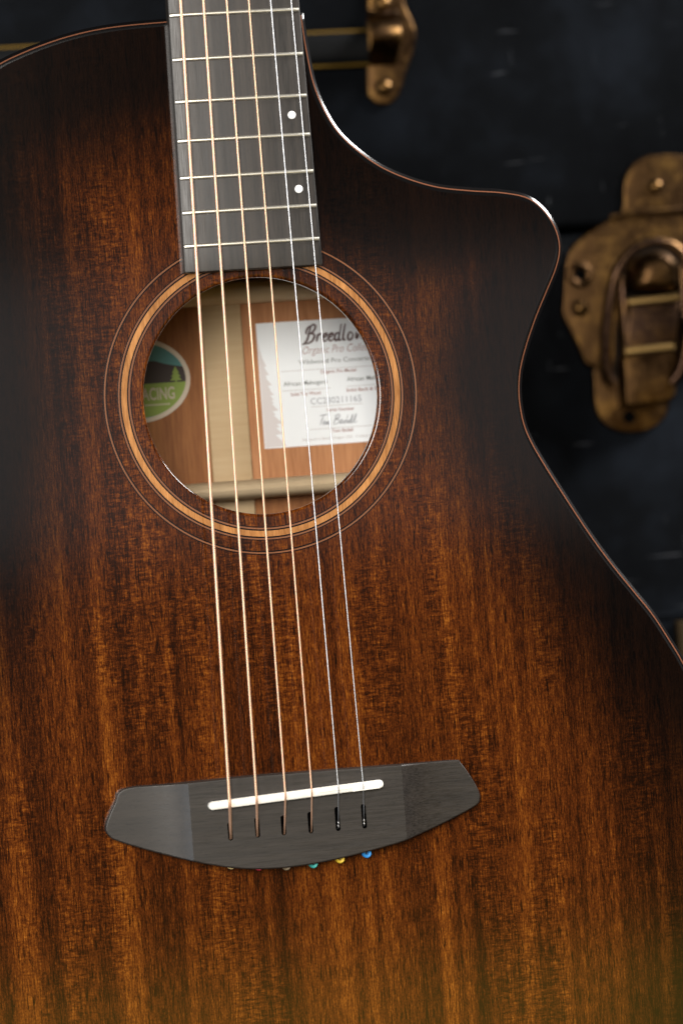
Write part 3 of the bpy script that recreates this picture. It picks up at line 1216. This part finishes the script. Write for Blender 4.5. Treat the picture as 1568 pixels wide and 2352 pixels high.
m = Mesh()
pl = [(1515, 355), (1475, 361), (1444, 386), (1429, 425), (1428, 470), (1418, 492), (1390, 508), (1346, 537), (1312, 566), (1298, 600), (1294, 640), (1291, 690), (1289, 722), (1305, 756), (1327, 800), (1343, 836), (1372, 850), (1430, 852)]
m.slab(px_loop(mir(pl), TD, 4), TD + 0.002, TD - 0.0022, 0.0010)
latch = m.build("latch_plate", M_BRASS, trunk)
latch["label"] = "aged brass latch plate with a rounded tab"
m = Mesh()                                    # tab stands a little proud above a folded ridge
m.tube([at(1400, 500, TD - 0.0022), at(1450, 490, TD - 0.003), at(1520, 484, TD - 0.003), at(1610, 477, TD - 0.0022)], 0.0016, 8)
m.build("plate_ridge", M_BRASS, latch)
rivet(1504, 428, TD - 0.002, latch, 0.85)
rivet(1331, 709, TD - 0.0023, latch, 0.95)
m = Mesh()
c = at(1331, 631, TD - 0.0022)
rr = [(c.x + 0.0048 * math.cos(t), TD - 0.0025, c.z + 0.0048 * math.sin(t)) for t in np.linspace(0, 2 * math.pi, 29)]
m.tube(rr, 0.0022, 8, 0, False)
m.build("eyelet", M_BRASS, latch)
m = Mesh()
m.slab(circle(c.x, c.z, 0.003, 20), TD - 0.002, TD - 0.0024)
m.build("eyelet_hole", M_HOLE, latch)

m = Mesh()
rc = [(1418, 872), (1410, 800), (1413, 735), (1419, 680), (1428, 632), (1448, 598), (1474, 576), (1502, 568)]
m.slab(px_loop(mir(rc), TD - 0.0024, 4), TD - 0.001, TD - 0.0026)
m.build("latch_gap_shade", plain("painted gap shade", (0.010, 0.006, 0.0035), 0.6, 0, 0, 0.1), latch)  # thin dark plate, paints the shade in the gap between bail and lever
bl = [(1406, 880), (1392, 852), (1389, 805), (1393, 735), (1402, 672), (1416, 622), (1440, 586), (1470, 564), (1500, 557)]
path = catmull([at(px_, py_, TD - 0.016 - 0.008 * min(1, (880 - py_) / 250)) for px_, py_ in mir(bl)], 5)
m = Mesh()
m.tube(path, 0.0027, 12)
m.build("bail", M_BRASS_D, latch)

m = Mesh()
dm_ = [(1446, 668), (1447, 630), (1458, 598), (1480, 581), (1503, 575)]
lp = ccw(px_loop(mir(dm_), TD - 0.014, 4))
cx_, cz_ = sum(p.x for p in lp) / len(lp), sum(p.y for p in lp) / len(lp) - 0.002
a = m.loop(lp, TD - 0.002)
for k in range(8):
    t = k / 8 * math.pi / 2
    b = m.loop([Vector((cx_ + (p.x - cx_) * math.cos(t) ** 0.7, cz_ + (p.y - cz_) * math.cos(t) ** 0.7)) for p in lp], TD - 0.0135 - 0.0100 * math.sin(t))
    m.strip(a, b)
    a = b
m.face(a)
lever = m.build("lever_dome", M_BRASS, latch)
m = Mesh()
m.slab([at2(*p, TD - 0.012) for p in ((1440, 695), (1556, 685), (1548, 798), (1432, 808))][::-1], TD - 0.002, TD - 0.0160, 0.001)
m.build("lever_panel", M_BRASS_D, latch)
for x0_, y0_, x1_, y1_ in ((1440, 695, 1558, 684), (1434, 808, 1545, 797)):
    m = Mesh()
    m.tube([at(x0_, y0_, TD - 0.0180), at((x0_ + x1_) / 2, (y0_ + y1_) / 2, TD - 0.0190), at(x1_, y1_, TD - 0.0180)], 0.0022, 10)
    m.build("lever_bar", M_BRASS_HI, latch)
m = Mesh()
m.slab(px_loop([(1430, 818), (1490, 812), (1543, 806), (1546, 860), (1541, 915), (1500, 926), (1440, 934), (1430, 920), (1427, 870)], TD - 0.011, 4), TD - 0.002, TD - 0.0165, 0.0014)
m.build("lever_foot", M_BRASS, latch)
for xx in (1420, 1558):
    m = Mesh()
    m.box(at(xx - 7, 760, TD).x, at(xx + 4, 760, TD).x, TD - 0.016, TD - 0.001, at(xx, 850, TD).z, at(xx, 610, TD).z)
    m.build("lever_cheek", M_BRASS_D, latch, bevel=0.001)
m = Mesh()
m.slab(px_loop([(1368, 830), (1362, 890), (1366, 935), (1384, 972), (1415, 990), (1452, 995), (1497, 984), (1526, 958), (1538, 920), (1540, 850), (1450, 825)], TD, 4), TD + 0.003, TD - 0.0010, 0.0012)
catch = m.build("catch_plate", M_BRASS, trunk)
m = Mesh()
c = at2(1444, 958, TD - 0.001)
m.slab(circle(c.x, c.y, 0.0034, 20), TD - 0.0009, TD - 0.0012)
m.build("screw_hole", M_HOLE, catch)
